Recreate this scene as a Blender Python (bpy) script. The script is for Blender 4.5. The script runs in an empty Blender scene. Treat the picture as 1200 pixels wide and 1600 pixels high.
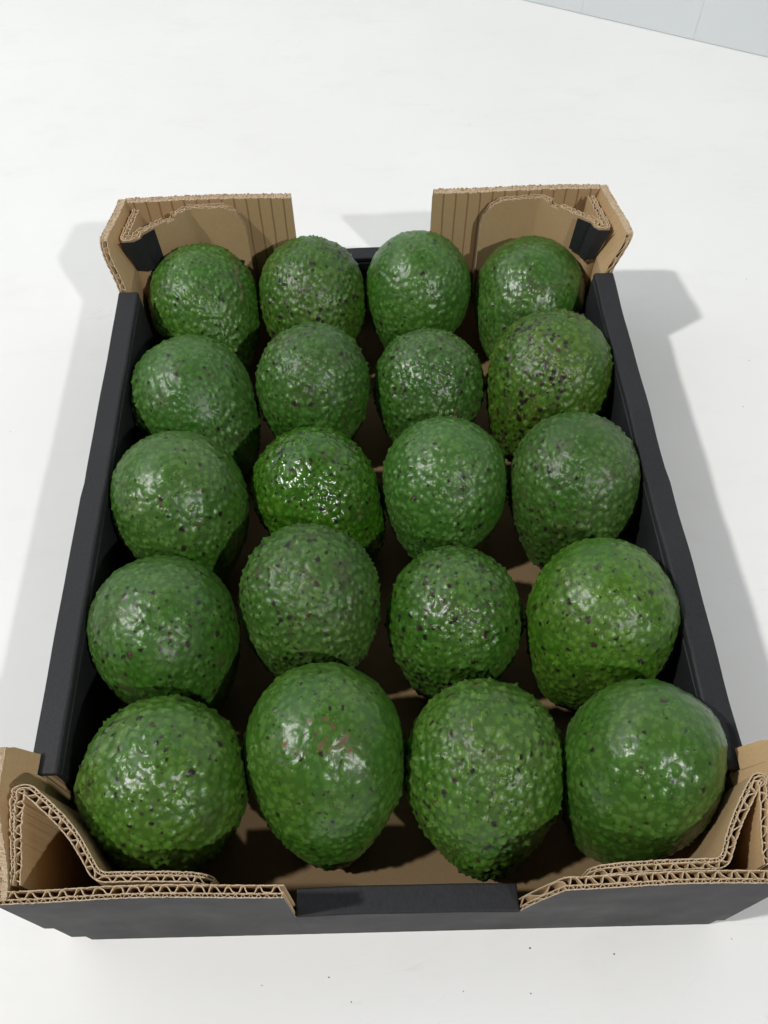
import bpy, bmesh, math, random
import numpy as np
from mathutils import Vector, Matrix

random.seed(7)
S = bpy.context.scene
COL = S.collection

# ------------------------------------------------------------------ camera, light, exposure
cam_d = bpy.data.cameras.new('camera')
cam = bpy.data.objects.new('camera', cam_d)
COL.objects.link(cam)
cam.location = (-0.00472, -0.05080, 0.43437)
cam.rotation_euler = (0.57044, 0.00388, -0.04051)
cam_d.sensor_fit = 'VERTICAL'
cam_d.sensor_height = 24.0
cam_d.lens = 1324.55 / 1600.0 * 24.0
cam_d.clip_start = 0.01
cam_d.clip_end = 50
S.camera = cam
S.render.resolution_x, S.render.resolution_y = 768, 1024

world = bpy.data.worlds.new('World')
S.world = world
world.use_nodes = True
bg = world.node_tree.nodes['Background']
bg.inputs['Color'].default_value = (0.93, 0.97, 1.0, 1)
bg.inputs['Strength'].default_value = 0.068


def lamp(name, direction, dist, watts, size, color):
    d = bpy.data.lights.new(name, 'AREA')
    d.shape = 'DISK'
    d.size = size
    d.energy = watts
    d.color = color
    o = bpy.data.objects.new(name, d)
    COL.objects.link(o)
    v = Vector(direction).normalized()
    o.location = Vector((0, 0.2, 0.05)) + v * dist
    o.rotation_euler = v.to_track_quat('Z', 'Y').to_euler()
    return o


lamp('ceiling_lamp', (-0.068, -0.0135, 0.093), 2.8, 52, 0.12, (1.0, 0.985, 0.965))
lamp('ceiling_lamp', (0.062, -0.085, 0.093), 3.0, 38, 0.10, (1.0, 0.99, 0.975))

# broad soft fill light, unseen, added behind and left of the tray
pd = bpy.data.lights.new('added_soft_fill', 'AREA')
pd.shape = 'RECTANGLE'
pd.size, pd.size_y = 2.6, 1.6
pd.energy = 23
pd.color = (0.95, 0.98, 1.0)
po = bpy.data.objects.new('added_soft_fill', pd)
COL.objects.link(po)
po.location = (-1.6, 1.5, 1.9)
po.rotation_euler = (Vector((-1.6, 1.5, 1.9)) - Vector((0, 0.3, 0))).to_track_quat('Z', 'Y').to_euler()

S.view_settings.view_transform = 'Standard'
S.view_settings.look = 'None'
S.view_settings.exposure = 0.0
S.view_settings.gamma = 1.0
S.view_settings.use_curve_mapping = False


# ------------------------------------------------------------------ materials
class Mat:
    def __init__(self, name):
        self.m = bpy.data.materials.new(name)
        self.m.use_nodes = True
        self.t = self.m.node_tree
        self.b = self.t.nodes['Principled BSDF']

    def n(self, typ, **kw):
        nd = self.t.nodes.new(typ)
        for k, v in kw.items():
            if k in nd.inputs.keys():
                nd.inputs[k].default_value = v
            else:
                setattr(nd, k, v)
        return nd

    def l(self, a, b):
        self.t.links.new(a, b)

    def coord(self, scale=(1, 1, 1)):
        c = self.n('ShaderNodeTexCoord')
        mp = self.n('ShaderNodeMapping')
        mp.inputs['Scale'].default_value = scale
        self.l(c.outputs['Object'], mp.inputs['Vector'])
        return mp.outputs['Vector']

    def noise(self, vec, scale, detail=4, rough=0.55):
        nd = self.n('ShaderNodeTexNoise', Scale=scale, Detail=detail, Roughness=rough)
        self.l(vec, nd.inputs['Vector'])
        return nd.outputs['Fac']

    def ramp(self, fac, stops):
        r = self.n('ShaderNodeValToRGB')
        e = r.color_ramp.elements
        while len(e) < len(stops):
            e.new(0.5)
        for el, (p, c) in zip(e, stops):
            el.position = p
            el.color = c if len(c) == 4 else (*c, 1)
        self.l(fac, r.inputs['Fac'])
        return r.outputs['Color']

    def mix(self, fac, a, b, mode='MIX'):
        nd = self.n('ShaderNodeMix', data_type='RGBA', blend_type=mode)
        for sock, v in ((nd.inputs[0], fac), (nd.inputs[6], a), (nd.inputs[7], b)):
            if isinstance(v, (int, float)):
                sock.default_value = v
            elif isinstance(v, tuple):
                sock.default_value = v if len(v) == 4 else (*v, 1)
            else:
                self.l(v, sock)
        return nd.outputs[2]

    def math(self, op, a, b=0.0, clamp=False):
        nd = self.n('ShaderNodeMath', operation=op, use_clamp=clamp)
        for sock, v in ((nd.inputs[0], a), (nd.inputs[1], b)):
            if isinstance(v, (int, float)):
                sock.default_value = v
            else:
                self.l(v, sock)
        return nd.outputs[0]

    def bump(self, height, strength, dist):
        nd = self.n('ShaderNodeBump', Strength=strength, Distance=dist)
        self.l(height, nd.inputs['Height'])
        self.l(nd.outputs['Normal'], self.b.inputs['Normal'])

    def attr(self, name):
        return self.n('ShaderNodeAttribute', attribute_name=name).outputs['Fac']


def kraft(name, lines=False, tone=1.0):
    m = Mat(name)
    v = m.coord()
    vs = m.coord((1, 1, 0.55))
    f1 = m.noise(vs, 1300, 4, 0.7)
    f2 = m.noise(v, 26, 3)
    c = m.ramp(f1, [(0.25, (0.43, 0.292, 0.15)), (0.75, (0.53, 0.375, 0.205))])
    c = m.mix(m.ramp(f2, [(0.35, (0, 0, 0)), (0.7, (0.3, 0.3, 0.3))]), c, (0.40, 0.265, 0.13))
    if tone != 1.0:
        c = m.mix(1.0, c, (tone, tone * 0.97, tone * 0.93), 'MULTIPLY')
    h = f1
    if lines:
        # crushed flute lines pressed through the liner
        sx = m.n('ShaderNodeSeparateXYZ')
        m.l(v, sx.inputs[0])
        x = m.math('MULTIPLY', sx.outputs['X'], 1 / 0.0078)
        w = m.math('ADD', x, m.math('MULTIPLY', m.noise(v, 60, 2), 0.12))
        fr = m.math('ABSOLUTE', m.math('SUBTRACT', m.math('FRACT', w), 0.5))
        ln = m.ramp(fr, [(0.0, (1, 1, 1)), (0.045, (0.7, 0.7, 0.7)), (0.10, (0, 0, 0))])
        c = m.mix(ln, c, (0.25, 0.155, 0.075))
        h = m.math('SUBTRACT', m.math('MULTIPLY', f1, 0.4), ln)
    m.l(c, m.b.inputs['Base Color'])
    m.b.inputs['Roughness'].default_value = 0.82
    m.b.inputs['Specular IOR Level'].default_value = 0.25
    m.bump(h, 0.35, 0.0002)
    return m.m


def kraft_edge():
    m = Mat('torn_kraft_edge')
    v = m.coord()
    c = m.ramp(m.noise(v, 1400, 3), [(0.25, (0.36, 0.27, 0.17)), (0.75, (0.56, 0.45, 0.32))])
    m.l(c, m.b.inputs['Base Color'])
    m.b.inputs['Roughness'].default_value = 0.9
    m.bump(m.noise(v, 2200, 2), 0.6, 0.0003)
    return m.m


def black_print(name='black_printed_liner'):
    m = Mat(name)
    v = m.coord()
    vs = m.coord((1.0, 0.6, 0.6))
    f = m.noise(vs, 1000, 4)
    g = m.noise(v, 30, 4)
    c = m.ramp(f, [(0.3, (0.013, 0.0135, 0.0155)), (0.75, (0.023, 0.0235, 0.026))])
    c = m.mix(m.ramp(g, [(0.5, (0, 0, 0)), (0.85, (0.4, 0.4, 0.4))]), c, (0.036, 0.036, 0.038))
    # pin-prick dust
    vo = m.n('ShaderNodeTexVoronoi', Scale=210.0)
    m.l(v, vo.inputs['Vector'])
    dust = m.ramp(vo.outputs['Distance'], [(0.0, (0.8, 0.8, 0.8)), (0.06, (0, 0, 0))])
    c = m.mix(m.mix(1.0, dust, m.ramp(m.noise(v, 90, 2), [(0.55, (0, 0, 0)), (0.65, (1, 1, 1))]), 'MULTIPLY'),
              c, (0.22, 0.2, 0.18))
    m.l(c, m.b.inputs['Base Color'])
    m.l(m.ramp(g, [(0.3, (0.5, 0.5, 0.5)), (0.8, (0.68, 0.68, 0.68))]), m.b.inputs['Roughness'])
    m.b.inputs['Specular IOR Level'].default_value = 0.32
    m.bump(f, 0.35, 0.0002)
    return m.m


def table_white():
    m = Mat('white_laminate')
    v = m.coord()
    a = m.noise(v, 5, 4)
    b = m.noise(v, 140, 3)
    c = m.ramp(a, [(0.3, (0.765, 0.765, 0.75)), (0.7, (0.80, 0.805, 0.80))])
    sm = m.ramp(m.noise(m.coord((1, 2.2, 1)), 14, 6, 0.7), [(0.54, (0, 0, 0)), (0.8, (0.5, 0.5, 0.5))])
    c = m.mix(sm, c, (0.70, 0.70, 0.685))
    # thin scuffs
    sc = m.n('ShaderNodeTexNoise', Scale=11.0, Detail=2.0, Distortion=1.5)
    m.l(m.coord((1, 3.5, 1)), sc.inputs['Vector'])
    ring = m.math('ABSOLUTE', m.math('SUBTRACT', sc.outputs['Fac'], 0.5))
    scuff = m.mix(1.0, m.ramp(ring, [(0.0, (0.5, 0.5, 0.5)), (0.006, (0, 0, 0))]),
                  m.ramp(m.noise(v, 9, 2), [(0.56, (0, 0, 0)), (0.66, (1, 1, 1))]), 'MULTIPLY')
    c = m.mix(scuff, c, (0.66, 0.66, 0.65))
    m.l(c, m.b.inputs['Base Color'])
    m.l(m.ramp(b, [(0.3, (0.5, 0.5, 0.5)), (0.7, (0.62, 0.62, 0.62))]), m.b.inputs['Roughness'])
    m.b.inputs['Specular IOR Level'].default_value = 0.3
    m.bump(b, 0.12, 0.0004)
    return m.m


def wall_paint():
    m = Mat('pale_blue_grey_panel')
    v = m.coord((1, 1, 0.2))
    c = m.ramp(m.noise(v, 6, 3), [(0.3, (0.66, 0.695, 0.715)), (0.7, (0.69, 0.725, 0.745))])
    m.l(c, m.b.inputs['Base Color'])
    m.b.inputs['Roughness'].default_value = 0.5
    return m.m


def dirt():
    m = Mat('dark_dirt')
    m.b.inputs['Base Color'].default_value = (0.03, 0.026, 0.022, 1)
    m.b.inputs['Roughness'].default_value = 0.9
    return m.m


def skin(i, base, deep, light, rough, speck, speck_tint, peb):
    """avocado peel: base green, deeper green in patches, paler on pebble tops, dark lenticels"""
    m = Mat('avocado_skin_%02d' % i)
    v = m.coord()
    off = m.n('ShaderNodeVectorMath', operation='ADD')
    m.l(v, off.inputs[0])
    off.inputs[1].default_value = (i * 0.37, i * 0.21, i * 0.53)
    v = off.outputs[0]
    patch = m.noise(v, 38, 4, 0.6)
    fine = m.noise(v, 420, 3, 0.6)
    c = m.mix(m.ramp(patch, [(0.36, (0, 0, 0)), (0.66, (1, 1, 1))]), base, deep)
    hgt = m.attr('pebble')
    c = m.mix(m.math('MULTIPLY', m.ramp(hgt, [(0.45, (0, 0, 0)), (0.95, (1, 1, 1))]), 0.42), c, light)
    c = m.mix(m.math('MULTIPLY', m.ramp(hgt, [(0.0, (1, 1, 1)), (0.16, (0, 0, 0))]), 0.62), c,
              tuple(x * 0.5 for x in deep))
    # lime flecks
    vo = m.n('ShaderNodeTexVoronoi', Scale=620.0)
    m.l(v, vo.inputs['Vector'])
    fl = m.mix(1.0, m.ramp(vo.outputs['Distance'], [(0.0, (1, 1, 1)), (0.32, (0, 0, 0))]),
               m.ramp(m.noise(v, 120, 2), [(0.5, (0, 0, 0)), (0.66, (0.8, 0.8, 0.8))]), 'MULTIPLY')
    c = m.mix(fl, c, tuple(min(1, x * 1.5 + 0.01) for x in light))
    # brown-purple bruised tinge
    br = m.ramp(m.noise(v, 60, 5, 0.7), [(0.55, (0, 0, 0)), (0.66, (1, 1, 1))])
    c = m.mix(m.math('MULTIPLY', br, speck_tint), c, (0.048, 0.036, 0.022))
    bl = m.mix(1.0, m.ramp(m.noise(v, 230, 4, 0.65), [(0.60, (0, 0, 0)), (0.68, (1, 1, 1))]), m.ramp(m.noise(v, 45, 2), [(0.5, (0, 0, 0)), (0.62, (1, 1, 1))]), 'MULTIPLY')
    c = m.mix(m.math('MULTIPLY', bl, m.math('MINIMUM', speck_tint * 1.8, 0.85)), c, (0.026, 0.017, 0.013))
    # lenticels (dark), some rusty
    sp = m.attr('spot')
    sp = m.math('MULTIPLY', m.math('SUBTRACT', m.math('ADD', sp, m.math('MULTIPLY', fine, 0.5)), 0.45), 2.6, True)
    sp = m.math('MULTIPLY', sp, m.math('GREATER_THAN', m.attr('spot'), 0.02))
    dark = m.ramp(m.noise(v, 190, 1), [(0.42, (0.010, 0.008, 0.006)), (0.6, (0.024, 0.013, 0.009)), (0.72, (0.07, 0.028, 0.014))])
    c = m.mix(m.math('MULTIPLY', sp, speck, True), c, dark)
    # fine peppering
    v2 = m.n('ShaderNodeTexVoronoi', Scale=430.0)
    m.l(v, v2.inputs['Vector'])
    rc = m.n('ShaderNodeSeparateColor')
    m.l(v2.outputs['Color'], rc.inputs[0])
    pep = m.math('MULTIPLY', m.ramp(v2.outputs['Distance'], [(0.14, (1, 1, 1)), (0.26, (0, 0, 0))]),
                 m.math('GREATER_THAN', rc.outputs[0], 0.50))
    pep = m.math('MULTIPLY', pep, m.ramp(m.noise(v, 55, 2), [(0.35, (0.15, 0.15, 0.15)), (0.56, (0.95, 0.95, 0.95))]))
    c = m.mix(pep, c, (0.022, 0.020, 0.012))
    sc = m.attr('scar')
    c = m.mix(sc, c, (0.12, 0.04, 0.018))
    m.l(c, m.b.inputs['Base Color'])
    r = m.math('ADD', m.math('MULTIPLY', m.noise(v, 70, 3), 0.22), rough - 0.13)
    r = m.math('ADD', r, m.math('MULTIPLY', sc, 0.25), True)
    m.l(r, m.b.inputs['Roughness'])
    m.b.inputs['Specular IOR Level'].default_value = 0.5
    h = m.math('ADD', m.math('MULTIPLY', fine, 0.6), m.math('MULTIPLY', m.noise(v, 1100, 2), 0.3))
    vs = m.n('ShaderNodeTexVoronoi', feature='SMOOTH_F1', Scale=560.0)
    vs.inputs['Smoothness'].default_value = 0.5
    wv = m.n('ShaderNodeVectorMath', operation='ADD')
    m.l(v, wv.inputs[0])
    nz = m.n('ShaderNodeTexNoise', Scale=300.0, Detail=1.0)
    m.l(v, nz.inputs['Vector'])
    sc2 = m.n('ShaderNodeVectorMath', operation='SCALE')
    m.l(nz.outputs['Color'], sc2.inputs[0])
    sc2.inputs['Scale'].default_value = 0.0016
    m.l(sc2.outputs[0], wv.inputs[1])
    m.l(wv.outputs[0], vs.inputs['Vector'])
    h = m.math('SUBTRACT', h, m.math('MULTIPLY', vs.outputs['Distance'], peb))
    m.bump(h, 0.35, 0.0004)
    return m.m


KRAFT = kraft('kraft_liner')
KRAFT_L = kraft('kraft_liner_flute_lines', True)
KRAFT_D = kraft('shade_toned_kraft_floor', tone=0.47)  # floor kraft darkened in colour to deepen the shade between the fruit
EDGE = kraft_edge()
BLACK = black_print()
TABLE = table_white()
WALLP = wall_paint()
DIRT = dirt()


# ------------------------------------------------------------------ helpers
def mesh_obj(name, verts, faces, mats, idx=None, parent=None, smooth=False):
    me = bpy.data.meshes.new(name)
    me.from_pydata([tuple(v) for v in verts], [], faces)
    for m in mats:
        me.materials.append(m)
    if idx is not None:
        me.polygons.foreach_set('material_index', idx)
    if smooth:
        me.polygons.foreach_set('use_smooth', [True] * len(me.polygons))
    me.update()
    o = bpy.data.objects.new(name, me)
    COL.objects.link(o)
    o.parent = parent
    return o


def rbox(name, lo, hi, mats, parent=None, bevel=0.001, seg=2, wobble=0.0, cuts=0):
    bm = bmesh.new()
    bmesh.ops.create_cube(bm, size=1.0)
    for v in bm.verts:
        v.co = Vector([(lo[k] + hi[k]) / 2 + v.co[k] * (hi[k] - lo[k]) for k in range(3)])
    if bevel:
        bmesh.ops.bevel(bm, geom=bm.edges[:], offset=bevel, segments=seg, affect='EDGES', profile=0.5)
    if cuts:
        ax = max(range(3), key=lambda k: hi[k] - lo[k])
        for q in range(1, cuts + 1):
            co = [0, 0, 0]
            co[ax] = lo[ax] + (hi[ax] - lo[ax]) * q / (cuts + 1)
            no = [0, 0, 0]
            no[ax] = 1
            bmesh.ops.bisect_plane(bm, geom=bm.verts[:] + bm.edges[:] + bm.faces[:], plane_co=co, plane_no=no)
        if wobble:
            ph = random.random() * 6
            for v in bm.verts:
                t = v.co[ax]
                d = wobble * (math.sin(t * 55 + ph) * 0.6 + math.sin(t * 131 + 2 * ph) * 0.4)
                v.co[(ax + 1) % 2 if ax < 2 else 0] += d
                v.co.z += 0.5 * d
    if name != 'floor_panel':
        co = lean([v.co[:] for v in bm.verts])
        for v, q in zip(bm.verts, co):
            v.co = q
    me = bpy.data.meshes.new(name)
    bm.to_mesh(me)
    bm.free()
    for p in me.polygons:
        p.use_smooth = False
    for m in mats:
        me.materials.append(m)
    o = bpy.data.objects.new(name, me)
    COL.objects.link(o)
    o.parent = parent
    return o


def structure(o):
    o['kind'] = 'structure'
    return o


def thing(o, label, cat, group=None):
    o['label'] = label
    o['category'] = cat
    if group:
        o['group'] = group
    return o


def smstep(a, b, x):
    t = np.clip((x - a) / (b - a), 0, 1)
    return t * t * (3 - 2 * t)


L = 0.4105
HALF = 0.150


def lean(P):
    """upper corners of the tray gape outwards a little"""
    P = np.asarray(P, float).copy()
    ye = np.minimum(P[:, 1], L - P[:, 1])
    k = smstep(0.066, 0.094, P[:, 2]) * smstep(0.12, 0.147, np.abs(P[:, 0])) * smstep(0.0, 0.05, ye) * np.where(P[:, 1] < 0.2, 0.0125, 0.0075)
    P[:, 0] += np.sign(P[:, 0]) * k
    front = 1 - smstep(0.0, 0.06, P[:, 1])      # the front end stands slightly askew
    P[:, 1] += front * (0.0034 * P[:, 2] / 0.09 - 0.0055 * (P[:, 0] + 0.15) / 0.3)
    P[:, 1] += 0.0006 * np.sin(P[:, 0] * 60 + 1.0) * smstep(0.03, 0.09, P[:, 2])
    return P


def corrugated(name, path, zt, zb, m_plus, m_minus, parent, big=0.0025, small=0.0010, small_side=1,
               pitch=0.0062, radius=0.003, rough=0.0005, cap=False):
    """double corrugated board standing on edge: liner / flute / liner / micro flute / liner.
    path: top-view polyline; zt, zb: functions of arclength; plus side = left of the path."""
    pts = [np.array(q, float) for q in path]
    sm = [pts[0]]
    for a, b, c in zip(pts[:-2], pts[1:-1], pts[2:]):
        r = min(radius, np.linalg.norm(b - a) * .45, np.linalg.norm(c - b) * .45)
        p0 = b + (a - b) / np.linalg.norm(a - b) * r
        p2 = b + (c - b) / np.linalg.norm(c - b) * r
        for t in np.linspace(0, 1, 6):
            sm.append((1 - t) ** 2 * p0 + 2 * t * (1 - t) * b + t * t * p2)
    sm.append(pts[-1])
    sm = np.array(sm)
    seg = np.linalg.norm(np.diff(sm, axis=0), axis=1)
    cum = np.concatenate([[0], np.cumsum(seg)])
    total = cum[-1]
    n = max(8, int(total / 0.00045))
    s = np.linspace(0, total, n)
    X = np.stack([np.interp(s, cum, sm[:, 0]), np.interp(s, cum, sm[:, 1])], 1)
    T = np.gradient(X, axis=0)
    T /= np.linalg.norm(T, axis=1)[:, None] + 1e-12
    N = np.stack([-T[:, 1], T[:, 0]], 1)
    zt_ = np.array([zt(q) for q in s])
    zb_ = np.array([zb(q) for q in s])
    lin = 0.00042
    layers = []   # (offset array centre, half thickness, kind)
    rng = np.random.default_rng(abs(hash(name + str(path[0]))) % 1000 if False else int(abs(path[0][0]) * 1e5 + abs(path[0][1]) * 1e4))
    seq = [('l', lin), ('b', big), ('l', lin), ('s', small), ('l', lin)] if small else [('l', lin), ('b', big), ('l', lin)]
    if small_side < 0:
        seq = seq[::-1]
    tot = sum(q[1] for q in seq)
    o = -tot / 2
    ph = rng.random() * 6
    for kind, th in seq:
        c = o + th / 2
        if kind == 'l':
            layers.append((np.full(n, c) + 0.00002 * np.sin(s * 2 * np.pi / 0.009 + ph), lin / 2, kind))
        else:
            pt = pitch if kind == 'b' else 0.0030
            w = np.sin(2 * np.pi * s / pt + ph + 0.8 * np.sin(s * 70 + ph) + 0.5 * np.sin(s * 190 + 3 * ph))
            w = np.sin(2 * np.pi * s / pt + ph + 0.8 * np.sin(s * 70 + ph) + 0.5 * np.sin(s * 190 + 3 * ph) + 0.55 * np.sin(2 * np.pi * s / pt + ph))
            w = np.tanh(2.0 * w) / np.tanh(2.0) * (0.9 + 0.1 * np.sin(s * 410 + ph) + 0.08 * np.sin(s * 173 + 2 * ph))
            layers.append((c + w * (th / 2 + 0.0001), 0.00021 if kind == 'b' else 0.00016, kind))
        o += th
    V, F, MI = [], [], []
    for li, (off, half, kind) in enumerate(layers):
        jit = rng.normal(0, 1, n)
        jit = np.convolve(jit, [.25, .5, .25], 'same') * rough
        top = zt_ + jit - (0.0 if kind == 'l' else 0.0005)
        if kind == 'l':
            o0, o1 = off - half, off + half
            D = N
            A, B = X + D * o0[:, None], X + D * o1[:, None]
        else:
            Cn = X + N * off[:, None]
            tt = np.gradient(Cn, axis=0)
            tt /= np.linalg.norm(tt, axis=1)[:, None] + 1e-12
            nn = np.stack([-tt[:, 1], tt[:, 0]], 1)
            A, B = Cn - nn * half, Cn + nn * half
        base = len(V)
        for i in range(n):
            V.append((A[i, 0], A[i, 1], zb_[i]))
            V.append((B[i, 0], B[i, 1], zb_[i]))
            V.append((B[i, 0], B[i, 1], top[i]))
            V.append((A[i, 0], A[i, 1], top[i]))
        pm, mm = 2, 2
        if li == len(layers) - 1:
            pm = 0
        if li == 0:
            mm = 1
        for i in range(n - 1):
            a, b = base + 4 * i, base + 4 * i + 4
            F.append((a + 3, b + 3, b, a)); MI.append(mm if kind == 'l' else 2)
            F.append((a + 1, b + 1, b + 2, a + 2)); MI.append(pm if kind == 'l' else 2)
            F.append((a + 2, b + 2, b + 3, a + 3)); MI.append(3)
            F.append((a, b, b + 1, a + 1)); MI.append(2)
        F.append((base, base + 1, base + 2, base + 3)); MI.append(3)
        e = base + 4 * (n - 1)
        F.append((e + 3, e + 2, e + 1, e)); MI.append(3)
    if cap:
        base = len(V)
        j0, j1 = rng.normal(0, rough * .8, n), rng.normal(0, rough * .8, n)
        for i in range(n):
            for q, jj in ((-.5, j0[i]), (-.17, j1[i]), (.17, j0[-i]), (.5, j1[-i])):
                V.append((X[i, 0] + N[i, 0] * q * tot * 0.99, X[i, 1] + N[i, 1] * q * tot * 0.99, zt_[i] + jj * .7 - 0.0002))
        for i in range(n - 1):
            if min(zt_[i], zt_[i + 1]) < zt_.max() - 0.0015:
                continue
            a, b = base + 4 * i, base + 4 * i + 4
            for q in range(3):
                F.append((a + q, b + q, b + q + 1, a + q + 1)); MI.append(3)
    V = lean(V)
    return mesh_obj(name, V, F, [m_plus, m_minus, KRAFT, EDGE], MI, parent)


def lerp_profile(stops):
    xs = [q[0] for q in stops]
    ys = [q[1] for q in stops]
    return lambda s: float(np.interp(s, xs, ys))


# ------------------------------------------------------------------ setting
structure(mesh_obj('tabletop', [(-3.5, -2.5, 0), (3.5, -2.5, 0), (3.5, 3.0, 0), (-3.5, 3.0, 0),
                                (-3.5, -2.5, -0.04), (3.5, -2.5, -0.04), (3.5, 3.0, -0.04), (-3.5, 3.0, -0.04)],
                   [(0, 1, 2, 3), (7, 6, 5, 4), (0, 4, 5, 1), (1, 5, 6, 2), (2, 6, 7, 3), (3, 7, 4, 0)], [TABLE]))
P1, P2 = Vector((0.1658, 0.8253, 0)), Vector((0.38, 0.7114, 0))
wd = (P2 - P1).normalized()
wn = Vector((wd.y, -wd.x, 0))            # towards the camera side
if wn.y > 0:
    wn = -wn
wall = bpy.data.objects.new('wall', None)
COL.objects.link(wall)
structure(wall)
pw = 0.118
t0 = -1.2
seams = [-1.2, -0.62, -0.17, -0.055, 0.062, 0.172, 0.29, 0.75, 1.3]
for a, b in zip(seams[:-1], seams[1:]):
    c = [P1 + wd * (a + 0.00012), P1 + wd * (b - 0.00012), P1 + wd * (b - 0.00012) - wn * 0.03, P1 + wd * (a + 0.00012) - wn * 0.03]
    vs = [(q.x, q.y, 0.0005) for q in c] + [(q.x, q.y, 1.2) for q in c]
    fs = [(0, 1, 5, 4), (1, 2, 6, 5), (2, 3, 7, 6), (3, 0, 4, 7), (4, 5, 6, 7), (3, 2, 1, 0)]
    mesh_obj('wall_panel', vs, fs, [WALLP], None, wall)
c = [P1 - wd * 1.2 - wn * 0.0003, P1 + wd * 1.3 - wn * 0.0003, P1 + wd * 1.3 - wn * 0.025, P1 - wd * 1.2 - wn * 0.025]
mesh_obj('backing', [(q.x, q.y, 0.001) for q in c] + [(q.x, q.y, 1.19) for q in c],
         [(0, 1, 5, 4), (1, 2, 6, 5), (2, 3, 7, 6), (3, 0, 4, 7), (4, 5, 6, 7), (3, 2, 1, 0)], [WALLP], None, wall)

# ------------------------------------------------------------------ the tray
tray = bpy.data.objects.new('cardboard_tray', None)
COL.objects.link(tray)
thing(tray, 'open black and brown corrugated cardboard fruit tray with raised corners', 'cardboard tray')

HF, HB, HN, HR = 0.0885, 0.0925, 0.0475, 0.0735
BT = 0.0045     # board thickness

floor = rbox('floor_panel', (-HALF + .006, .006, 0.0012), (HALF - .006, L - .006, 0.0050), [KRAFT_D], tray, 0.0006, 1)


def end_wall(y, sgn, hc, xl, xr, xr2, front):
    # sgn=+1 inside lies towards +y
    yc = y + sgn * (BT / 2)

    def zt(s):
        x = -HALF + s
        if x <= xl:
            return hc
        if x >= xr2:
            return hc + (0.001 if front else 0)
        if x >= xr:
            t = (x - xr) / (xr2 - xr)
            return HN - 0.0022 + (hc - HN + 0.0022) * t ** 0.8
        return HN - 0.0022

    def zb(s):
        if front:
            e = min(s, 0.3 - s)
            if s < 0.15:      # torn lower left corner
                if s < 0.0045:
                    return 0.032
                if s < 0.011:
                    return 0.009
            if e < 0.004:
                return 0.010
        return 0.0006
    # path runs along +x: plus side is +y
    if sgn > 0:
        mp, mm, ss = KRAFT, BLACK, -1
    else:
        mp, mm, ss = BLACK, KRAFT_L, 1
    corrugated('end_panel', [(-HALF, yc), (HALF, yc)], zt, zb, mp, mm, tray, small_side=ss, cap=not front)
    # folded-over ledge and inner wall in the low middle
    y0, y1 = y - sgn * 0.0004, y + sgn * 0.0108
    rbox('end_ledge', (xl + .0006, min(y0, y1), HN - 0.0036), (xr - .0003, max(y0, y1), HN), [BLACK], tray, 0.0009, 3, 0.00025, 14)
    yi0, yi1 = y + sgn * 0.0070, y + sgn * 0.0105
    rbox('inner_end_wall', (xl + .0010, min(yi0, yi1), 0.0052), (xr - .0008, max(yi0, yi1), HN - 0.0038), [BLACK], tray, 0.0005, 1)


end_wall(0.0, 1, HF, -0.0415, 0.0528, 0.064, True)
end_wall(L, -1, HB, -0.0460, 0.0431, 0.0436, False)

for sx in (-1, 1):
    xo = sx * HALF
    yf, yb = (0.0555, 0.0455)[sx > 0], (0.3470, 0.3505)[sx > 0]
    # outer side board
    xc = xo - sx * BT / 2
    y0s, y1s = BT + .0004, L - BT - .0004

    def ztm(s, y0s=y0s, yf=yf, yb=yb):
        y = y0s + s
        return HR - 0.0020 if yf < y < yb else HR - 0.0045
    if sx < 0:
        corrugated('side_panel', [(xc, y0s), (xc, y1s)], ztm, lambda s: 0.0006, BLACK, KRAFT, tray, small_side=1)
    else:
        corrugated('side_panel', [(xc, y0s), (xc, y1s)], ztm, lambda s: 0.0006, KRAFT, BLACK, tray, small_side=-1)
    a, b = xo + sx * 0.0004, xo - sx * 0.0112
    rbox('side_ledge', (min(a, b), yf, HR - 0.0036), (max(a, b), yb, HR), [BLACK], tray, 0.0011, 3, 0.0003, 30)
    a, b = xo - sx * 0.0074, xo - sx * 0.0110
    rbox('inner_side_wall', (min(a, b), yf + .001, 0.0052), (max(a, b), yb - .001, HR - 0.0038), [BLACK], tray, 0.0005, 1)
    # corner tabs: board of the side standing up beyond the rim at both ends
    for back in (0, 1):
        if back:
            yA, yB = yb + 0.0003, L - 0.0012
            ch = 0.025 if sx < 0 else 0.012
            hc = HB + 0.001
            prof = lerp_profile([(0, HR + .0005), (ch, hc), (yB - yA - .004, hc), (yB - yA, hc - .0006)])
        else:
            yA, yB = 0.0012, yf + 0.0085
            hc = HF + 0.0005
            prof = lerp_profile([(0, hc), (yB - yA - 0.0015, hc), (yB - yA, hc - 0.0035)])
        xcc = xo - sx * 0.0022 if back or True else xc
        path = [(xcc, yA), (xcc, yB)]
        mp, mm = (BLACK, KRAFT) if sx < 0 else (KRAFT, BLACK)
        tb = corrugated('corner_tab', path, prof, (lambda s, yA=yA, yf=yf, back=back: HR + 0.0008 if (not back and yA + s > yf - 0.0004) else HR - 0.0042), mp, mm, tray, small_side=1 if sx < 0 else -1,
                   big=0.0024, small=0.0009, cap=True)
        if back:
            for v in tb.data.vertices:
                v.co.x += sx * 0.0042 * float(smstep(HR, HB, v.co.z))


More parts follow.
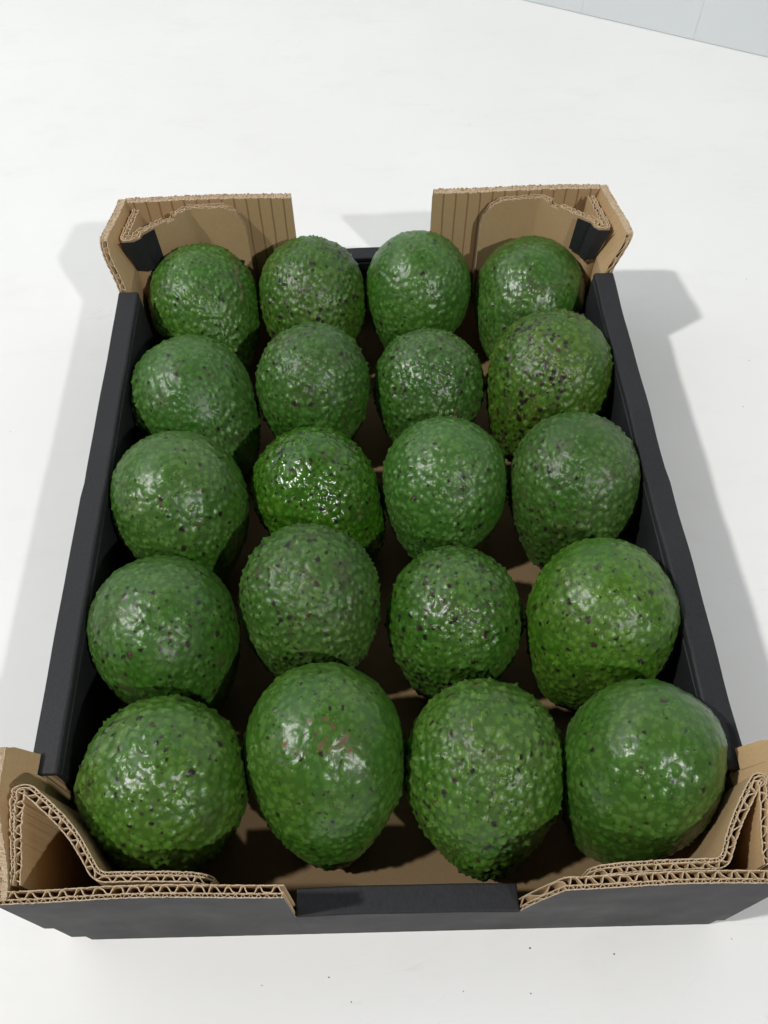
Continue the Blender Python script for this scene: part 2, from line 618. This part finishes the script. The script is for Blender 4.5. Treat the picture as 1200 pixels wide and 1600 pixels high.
def post(path, zt, tabrect, ss, mp=KRAFT, mm=KRAFT):
    p = corrugated('corner_post', path, zt, lambda s: 0.0055, mp, mm, tray, big=0.0019, small=0.0008, small_side=ss,
                   pitch=0.0060, radius=0.004)
    if tabrect:
        line, z0, z1 = tabrect
        vs, fs = [], []
        for k, (x, y) in enumerate(line):
            for dy in (0, 0.0004):
                vs += [(x, y + dy, z0 + (0.0012 if k == 0 else 0)), (x, y + dy, z1)]
        for k in range(len(line) - 1):
            q = 4 * k
            fs += [(q, q + 4, q + 5, q + 1), (q + 2, q + 3, q + 7, q + 6), (q + 1, q + 5, q + 7, q + 3), (q, q + 2, q + 6, q + 4)]
        q = 4 * (len(line) - 1)
        fs += [(0, 1, 3, 2), (q, q + 2, q + 3, q + 1)]
        mesh_obj('black_flap', lean(vs), fs, [BLACK], None, p)
    return p


def rounded_start(total, r, h, low, notch=None):
    def f(s):
        z = h
        if s < r:
            t = 1 - s / r
            z = h - (h - low) * (1 - math.sqrt(max(0, 1 - t * t)))
        if notch and notch[0] < s < notch[1]:
            z = min(z, h - 0.0022)
        return z
    return f


# back left / back right / front left / front right
post([(-.0765, .4020), (-.1120, .4022), (-.1368, .3806), (-.1368, .3755), (-.1425, .3745), (-.1428, .4020)],
     rounded_start(.1, .014, .0905, .070, (.046, .052)), ([(-.1440, .3716), (-.1372, .3720), (-.1340, .3750), (-.1337, .3780), (-.1290, .3832)], .0665, .0896), 1)
post([(.0745, .4010), (.1130, .4022), (.1385, .3785), (.1388, .3725), (.1427, .3720), (.1428, .4020)],
     rounded_start(.1, .016, .0905, .070, (.045, .052)), ([(.1442, .3692), (.1380, .3696), (.1360, .3726), (.1358, .3760), (.1304, .3812)], .0665, .0896), -1)
post([(-.0700, .0072), (-.1130, .0080), (-.1378, .0455), (-.1400, .0455), (-.1432, .0070)],
     rounded_start(.1, .010, .0880, .078), None, -1)
post([(.0760, .0070), (.1270, .0072), (.1402, .0385), (.1422, .0385), (.1432, .0070)],
     rounded_start(.1, .012, .0880, .078), None, 1)


# ------------------------------------------------------------------ avocados
# x, y, z, tilt, yaw, radius, aspect
FIT = [
 (-0.1045,0.3591,0.0407,0.588,0.240,0.0341,1.311), (-0.0358,0.3606,0.0419,0.710,-0.003,0.0339,1.298),
 (0.0320,0.3628,0.0438,0.899,-0.137,0.0334,1.285), (0.1039,0.3585,0.0400,0.527,-0.289,0.0343,1.279),
 (-0.1029,0.2756,0.0433,0.737,0.476,0.0347,1.306), (-0.0346,0.2835,0.0442,0.955,0.007,0.0332,1.287),
 (0.0339,0.2842,0.0397,0.750,-0.090,0.0321,1.251), (0.1037,0.2795,0.0476,0.934,-0.367,0.0351,1.333),
 (-0.1042,0.1987,0.0482,0.982,0.143,0.0350,1.336), (-0.0301,0.2083,0.0419,0.773,0.672,0.0335,1.279),
 (0.0372,0.2091,0.0441,0.868,-0.069,0.0335,1.309), (0.1066,0.2027,0.0483,1.018,-0.153,0.0341,1.355),
 (-0.1047,0.1234,0.0488,1.080,0.222,0.0350,1.314), (-0.0352,0.1383,0.0488,1.094,-0.043,0.0340,1.346),
 (0.0358,0.1284,0.0428,0.894,-0.128,0.0335,1.248), (0.1055,0.1212,0.0513,1.153,-0.300,0.0349,1.364),
 (-0.0978,0.0515,0.0503,1.237,0.106,0.0349,1.309), (-0.0277,0.0588,0.0480,0.854,0.042,0.0355,1.389),
 (0.0423,0.0514,0.0459,0.822,-0.110,0.0347,1.354), (0.1098,0.0475,0.0541,1.181,-0.115,0.0339,1.468)]
# look: pebble height mm, smooth share of the broad end 0..1, dark spot count, spot size, yellowness -1..1, roughness, bruise tint, big lumps mm
LOOK = [
 (0.50, .35, 150, 1.0, 0.10, .38, .25, .6), (0.42, .15, 300, 1.0, 0.15, .40, .35, .4),
 (0.26, .55, 130, 0.8, 0.00, .33, .35, .3), (0.20, .75, 110, 0.8, -.20, .32, .45, .4),
 (0.38, .45, 140, 1.0, -.25, .40, .30, .5), (0.42, .10, 230, 0.9, -.15, .38, .50, .4),
 (0.46, .10, 230, 0.9, -.30, .33, .25, .3), (0.46, .10, 420, 1.2, 0.65, .40, .45, .4),
 (0.28, .60, 120, 1.1, -.05, .34, .25, .4), (0.38, .10, 260, 0.8, 0.55, .21, .40, .3),
 (0.34, .35, 120, 0.9, -.30, .36, .20, .4), (0.38, .15, 340, 0.9, 0.00, .40, .40, .4),
 (0.30, .50, 200, 1.1, 0.05, .36, .45, .5), (0.50, .05, 220, 1.0, 0.10, .45, .55, .4),
 (0.42, .15, 280, 1.0, 0.05, .32, .40, .3), (0.36, .35, 130, 1.0, 0.45, .36, .35, .5),
 (0.50, .30, 110, 1.2, 0.20, .33, .30, 1.1), (0.24, .60, 160, 0.8, 0.25, .33, .25, .7),
 (0.52, .00, 190, 1.0, 0.10, .40, .35, .4), (0.20, .70, 60, 0.9, -.25, .30, .15, .6)]
LABEL = [
 'avocado nested in the back left corner post, with a curved scar line',
 'densely speckled avocado in the back row, right of the left corner one',
 'smooth shiny avocado in the back row below the raised right back panel',
 'smooth avocado nested in the back right corner post of the tray',
 'leftmost avocado of the second row from the back, against the black side',
 'finely pebbled avocado second from left in the second row from back',
 'smallest avocado, third from left in the second row from the back',
 'yellow-green avocado thickly dotted black, right end of second row from back',
 'leftmost avocado of the middle row, sparse purple spots on smooth skin',
 'very glossy vivid green avocado in the middle row, tip turned right',
 'bluish green avocado third from left in the middle row',
 'rightmost avocado of the middle row, dense small brown specks',
 'leftmost avocado of the second row from the front, blotchy dark spots',
 'dull olive pebbled avocado second from left in second row from front',
 'dark speckled shiny avocado third from left in second row from front',
 'light yellow-green avocado at right end of second row from front',
 'lumpy avocado in the front left corner, half in shadow',
 'large smooth avocado with reddish brown scars, second in the front row',
 'coarsely pebbled matte avocado third from left in the front row',
 'smooth glossy dark green avocado in the front right corner']

bm = bmesh.new()
bmesh.ops.create_icosphere(bm, subdivisions=7 if False else 6, radius=1.0)
SPH = np.array([v.co[:] for v in bm.verts])
SPH /= np.linalg.norm(SPH, axis=1)[:, None]
TRI = np.array([[v.index for v in f.verts] for f in bm.faces], np.int32)
bm.free()


def fib(n, rng):
    i = np.arange(n) + 0.5
    ph = np.arccos(1 - 2 * i / n)
    th = np.pi * (1 + 5 ** 0.5) * i + rng.random() * 6.28
    d = np.stack([np.sin(ph) * np.cos(th), np.sin(ph) * np.sin(th), np.cos(ph)], 1)
    d += rng.normal(0, 0.55 / math.sqrt(n) * 2, d.shape)
    d /= np.linalg.norm(d, axis=1)[:, None]
    q = rng.normal(size=(3, 3))
    q, _ = np.linalg.qr(q)
    return d @ q


SHAPE = [0.0, 0.0]        # taper of the narrow end, sideways bend of the narrow end


def egg(d, a, asp, k=0.16):
    """unit directions -> surface of the pear-shaped body, broad end at +z"""
    c = np.clip(d[:, 2], -1, 1)
    s = np.sqrt(1 - c * c)
    s2 = 2 * s * c
    fac = 1 + k * c - .03 * s2 ** 2 * (c < 0)
    az = np.arctan2(d[:, 1], d[:, 0])
    low = np.clip(-c, 0, 1)
    rho = a * s * fac * (1 - SHAPE[0] * low ** 1.3)
    return np.stack([rho * np.cos(az) + SHAPE[1] * a * low ** 1.6, rho * np.sin(az), a * asp * c], 1)


def sines(P, rng, f, n=10):
    out = np.zeros(len(P))
    for _ in range(n):
        w = rng.normal(size=3)
        w = w / np.linalg.norm(w) * f * rng.uniform(.6, 1.5)
        out += np.sin(P @ w + rng.random() * 6.28)
    return out / math.sqrt(n / 2)


def bumps(P, Cn, rad, amp):
    """max-blend of rounded bumps, in mm"""
    P = P.astype(np.float32)
    Cn = Cn.astype(np.float32)
    out = np.zeros(len(P), np.float32)
    c2 = (Cn ** 2).sum(1)
    inv = (1 / (rad ** 2)).astype(np.float32)
    am = amp.astype(np.float32)
    for k in range(0, len(P), 8192):
        q = P[k:k + 8192]
        D = (q ** 2).sum(1)[:, None] + c2[None] - 2 * q @ Cn.T
        D = np.maximum(1 - np.maximum(D, 0) * inv[None], 0)
        D *= D
        D *= am[None]
        out[k:k + 8192] = D.max(1)
    return out


TAPER = {18: 0.16, 17: 0.10, 19: 0.12, 14: 0.10, 9: 0.08, 12: 0.06}
BEND = {19: -0.30, 15: -0.18, 7: -0.20, 9: 0.20, 4: 0.18, 18: 0.10, 12: 0.12, 3: -0.12, 0: 0.12, 11: -0.10}
# broad swellings: fruit -> (world direction, height mm, radius mm)
SWELL = {16: [((-0.9, -0.10, 0.25), 3.0, 17), ((0.4, -0.5, 0.7), 1.2, 18)], 19: [((0.75, 0.35, 0.5), 2.2, 22), ((-0.5, -0.1, 0.85), 1.2, 20)],
         17: [((0.6, -0.2, 0.75), 1.0, 20)], 8: [((-0.5, -0.5, 0.6), 1.5, 18)], 12: [((0.1, -0.6, 0.7), 1.4, 18)], 15: [((0.6, -0.4, 0.6), 1.5, 20)]}


def make_avocado(i):
    x, y, z, tilt, yaw, a, asp = FIT[i]
    amp, smooth, nsp, ssz, yel, rough, bruise, lump = LOOK[i]
    amp = 0.16 + 0.72 * amp
    lump *= 1.4
    rough += 0.045
    nsp = int(nsp * 1.2)
    rng = np.random.default_rng(100 + i)
    SHAPE[0], SHAPE[1] = TAPER.get(i, 0.04), BEND.get(i, 0.0)
    am = a * 1000
    # denser mesh on the upper side, where the pebbles show
    up = FRAMES[i].T @ np.array([-0.1 - x * 0.8, -0.35 - y * 0.9, 1.0])
    up /= np.linalg.norm(up)
    q = np.cross(up, [0.3, 0.5, 0.8]); q /= np.linalg.norm(q)
    B = np.stack([q, np.cross(up, q), up], 1)
    cphi = np.clip(SPH[:, 2], -1, 1)
    phi = np.arccos(cphi)
    az = np.arctan2(SPH[:, 1], SPH[:, 0])
    phi = phi - 0.34 * np.sin(phi)
    DIR = np.stack([np.sin(phi) * np.cos(az), np.sin(phi) * np.sin(az), np.cos(phi)], 1) @ B.T
    DIR /= np.linalg.norm(DIR, axis=1)[:, None]
    P = egg(DIR, am, asp)
    Nn = P / np.array([1, 1, asp ** 1.6])
    Nn /= np.linalg.norm(Nn, axis=1)[:, None]
    t = DIR[:, 2]
    # smooth towards the broad end
    warp = sines(DIR, rng, 2.2, 6) * 0.3
    k = 1 - 0.8 * smooth * smstep(-0.25, 0.75, t + warp)
    # pebbles
    nb = int(1750 * (am / 34) ** 2)
    Cb = egg(fib(nb, rng), am, asp)
    Pw = P + np.stack([sines(P, rng, 0.9, 5), sines(P, rng, 0.9, 5), sines(P, rng, 0.9, 5)], 1) * 0.24
    rad = rng.uniform(0.95, 1.65, nb) * rng.choice([1, 1, 1.4], nb)
    pb = bumps(Pw, Cb, rad, rng.uniform(.25, 1.0, nb))
    nf = 2400
    pb2 = bumps(Pw, egg(fib(nf, rng), am, asp), rng.uniform(0.55, 0.95, nf), rng.uniform(.2, 1.0, nf))
    Cl = egg(fib(520, rng), am, asp)
    soft = bumps(Pw, Cl, rng.uniform(2.0, 4.2, 520), rng.uniform(.2, 1.0, 520))
    mid = 0.5 + 0.28 * sines(P, rng, 0.55, 14)
    h = (pb * 3.9 + pb2 * 1.1) * amp * (0.3 + 0.7 * k) * np.clip(mid + .35, 0.25, 1.2) + soft * amp * 0.9 * (0.45 + .55 * k)
    h += 0.22 * amp * sines(P, rng, 1.6, 14) * k
    # lumps and slight asymmetry
    h += lump * 0.55 * sines(P, rng, 0.075, 6) + lump * 0.25 * sines(P, rng, 0.2, 8)
    for (wdir, hh, rr) in SWELL.get(i, []):
        w = FRAMES[i].T @ np.array(wdir)
        w = w / np.linalg.norm(w)
        h += bumps(P, egg(w[None], am, asp), np.array([float(rr)]), np.array([float(hh)]))
    # dark lenticels, clustered
    cand = fib(nsp * 5, rng)
    cl = sines(cand, rng, 3.4, 8) * 1.3 + rng.normal(0, .6, len(cand))
    cand = cand[np.argsort(-cl)[:int(nsp * 4.4)]]
    Cs = egg(cand, am, asp)
    srad = rng.lognormal(-0.55, 0.5, len(Cs)) * ssz
    sp = bumps(P + np.stack([sines(P, rng, 3.0, 5), sines(P, rng, 3.0, 5), sines(P, rng, 3.0, 5)], 1) * 0.30,
               Cs, np.clip(srad * 1.5, .6, 2.6), np.full(len(Cs), 1.0))
    h += 0.22 * sp
    scar = np.zeros(len(P))
    if i == 17:     # rust-coloured scars on the upper side
        fr = FRAMES[i]
        for (u, v, r) in ((.05, .42, 1.5), (.12, .38, 1.2), (.19, .40, 1.4), (.0, .52, 1.1), (-.06, .34, 1.0), (.22, .46, 1.4),
                          (.13, .60, 1.7), (.08, .68, 1.6), (-.25, .45, 1.5), (.27, .36, 1.2), (.10, .47, .9), (-.14, .36, 1.1), (-.04, .66, 1.2)):
            d = np.array([u, -math.sqrt(max(0, 1 - u * u - v * v)) * 0.15, v])
            w = fr.T @ (np.array([u * 1.15 - .04, v * .75 - .44, 0.83]))
            w /= np.linalg.norm(w)
            cc = egg(w[None], am, asp)
            scar = np.maximum(scar, bumps(P + np.stack([sines(P, rng, 1.4, 5)] * 3, 1) * .4, cc, np.array([r * 1.1]), np.array([1.4])))
    if i == 0:      # curved scar line on the right flank
        fr = FRAMES[i]
        pts = [(.50, .42, .76), (.60, .25, .76), (.68, .05, .72), (.74, -.15, .66), (.76, -.35, .55)]
        for (p0, p1) in zip(pts[:-1], pts[1:]):
            for q in np.linspace(0, 1, 9)[:-1]:
                w = fr.T @ (np.array(p0) * (1 - q) + np.array(p1) * q)
                w /= np.linalg.norm(w)
                scar = np.maximum(scar, bumps(P, egg(w[None], am, asp), np.array([.95]), np.array([.75])))
        h += 0.3 * scar
    # blossom end: tiny brown point
    w = np.array([[0.08, 0.03, 1.0]])
    w /= np.linalg.norm(w)
    be = bumps(P, egg(w, am, asp), np.array([1.3]), np.array([1.0]))
    h -= 0.35 * bumps(P, egg(w, am, asp), np.array([4.5]), np.array([1.0]))
    sp = np.maximum(sp, be)
    # stem end: shallow disc
    w = np.array([[0.02, -0.03, -1.0]])
    w /= np.linalg.norm(w)
    st = bumps(P, egg(w, am, asp), np.array([5.5]), np.array([1.0]))
    h -= 0.6 * (st > .35)
    scar = np.maximum(scar, np.clip((st - .3) * 4, 0, 1))
    V = (P + Nn * h[:, None]) / 1000.0
    me = bpy.data.meshes.new('avocado')
    me.vertices.add(len(V))
    me.vertices.foreach_set('co', V.astype(np.float32).ravel())
    nt = len(TRI)
    me.loops.add(nt * 3)
    me.loops.foreach_set('vertex_index', TRI.ravel())
    me.polygons.add(nt)
    me.polygons.foreach_set('loop_start', np.arange(0, nt * 3, 3, dtype=np.int32))
    me.polygons.foreach_set('use_smooth', np.ones(nt, bool))
    for nm, arr in (('spot', sp), ('pebble', np.clip(pb * (0.3 + 0.7 * k) + 0.06 * (1 - k), 0, 1)), ('scar', np.clip(scar, 0, 1))):
        at = me.attributes.new(nm, 'FLOAT', 'POINT')
        at.data.foreach_set('value', np.ascontiguousarray(arr, np.float32))
    me.update(calc_edges=True)
    me.validate()
    yw = yel
    base = np.array([0.070, 0.140, 0.024])
    blu = np.array([0.060, 0.130, 0.034])
    yl = np.array([0.092, 0.160, 0.013])
    b = base + (yl - base) * max(0, yw) + (blu - base) * max(0, -yw)
    if i == 9:
        b = np.array([0.050, 0.125, 0.010])
    b = b * rng.uniform(0.90, 1.12) * np.array([rng.uniform(.86, 1.0), 1.02, rng.uniform(.8, 1.15)])
    deep = b * np.array([0.50, 0.78, 0.32])
    light = b * np.array([1.75, 1.45, 1.35])
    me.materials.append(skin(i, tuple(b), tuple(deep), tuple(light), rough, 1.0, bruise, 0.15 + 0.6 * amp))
    o = bpy.data.objects.new('avocado', me)
    COL.objects.link(o)
    M = Matrix([list(r) for r in FRAMES[i]]).to_4x4()
    M.translation = (x, y, z)
    o.matrix_world = M
    thing(o, LABEL[i], 'avocado', 'avocados packed in the tray')
    return o


def frame(tilt, yaw):
    ax = np.array([-math.sin(yaw) * math.cos(tilt), math.cos(yaw) * math.cos(tilt), math.sin(tilt)])
    xx = np.cross(ax, [0, 0, 1.])
    xx /= np.linalg.norm(xx)
    yy = np.cross(ax, xx)
    return np.stack([xx, yy, ax], 1)


FRAMES = [frame(f[3], f[4]) for f in FIT]
for i in range(20):
    make_avocado(i)

# ------------------------------------------------------------------ crumbs of dirt on the table
rng = random.Random(3)
spots = [(0.155, -0.012), (0.10, -0.016), (0.062, -0.012), (0.245, 0.30), (0.252, 0.235), (0.232, 0.18), (0.30, 0.29), (0.26, 0.34),
         (-0.225, 0.142), (-0.213, 0.136), (-0.238, 0.15), (-0.22, 0.128), (-0.25, 0.22), (-0.235, 0.30), (0.17, 0.33),
         (0.33, 0.55), (-0.03, -0.02), (-0.06, -0.022), (0.03, -0.028), (0.06, -0.03), (0.28, 0.42), (-0.02, -0.03)]
V, F = [], []
for (x, y) in spots:
    r = rng.uniform(0.00018, 0.00042)
    b = len(V)
    for k in range(6):
        a = k * math.pi / 3 + rng.random()
        V.append((x + r * math.cos(a) * rng.uniform(.6, 1.5), y + r * math.sin(a) * rng.uniform(.6, 1.2), 0.00015))
    V.append((x, y, 0.0007 * rng.uniform(.6, 1.2)))
    for k in range(6):
        F.append((b + k, b + (k + 1) % 6, b + 6))
o = mesh_obj('dirt_specks', V, F, [DIRT])
thing(o, 'tiny dark specks of dirt scattered over the white surface', 'dirt')
o['kind'] = 'stuff'
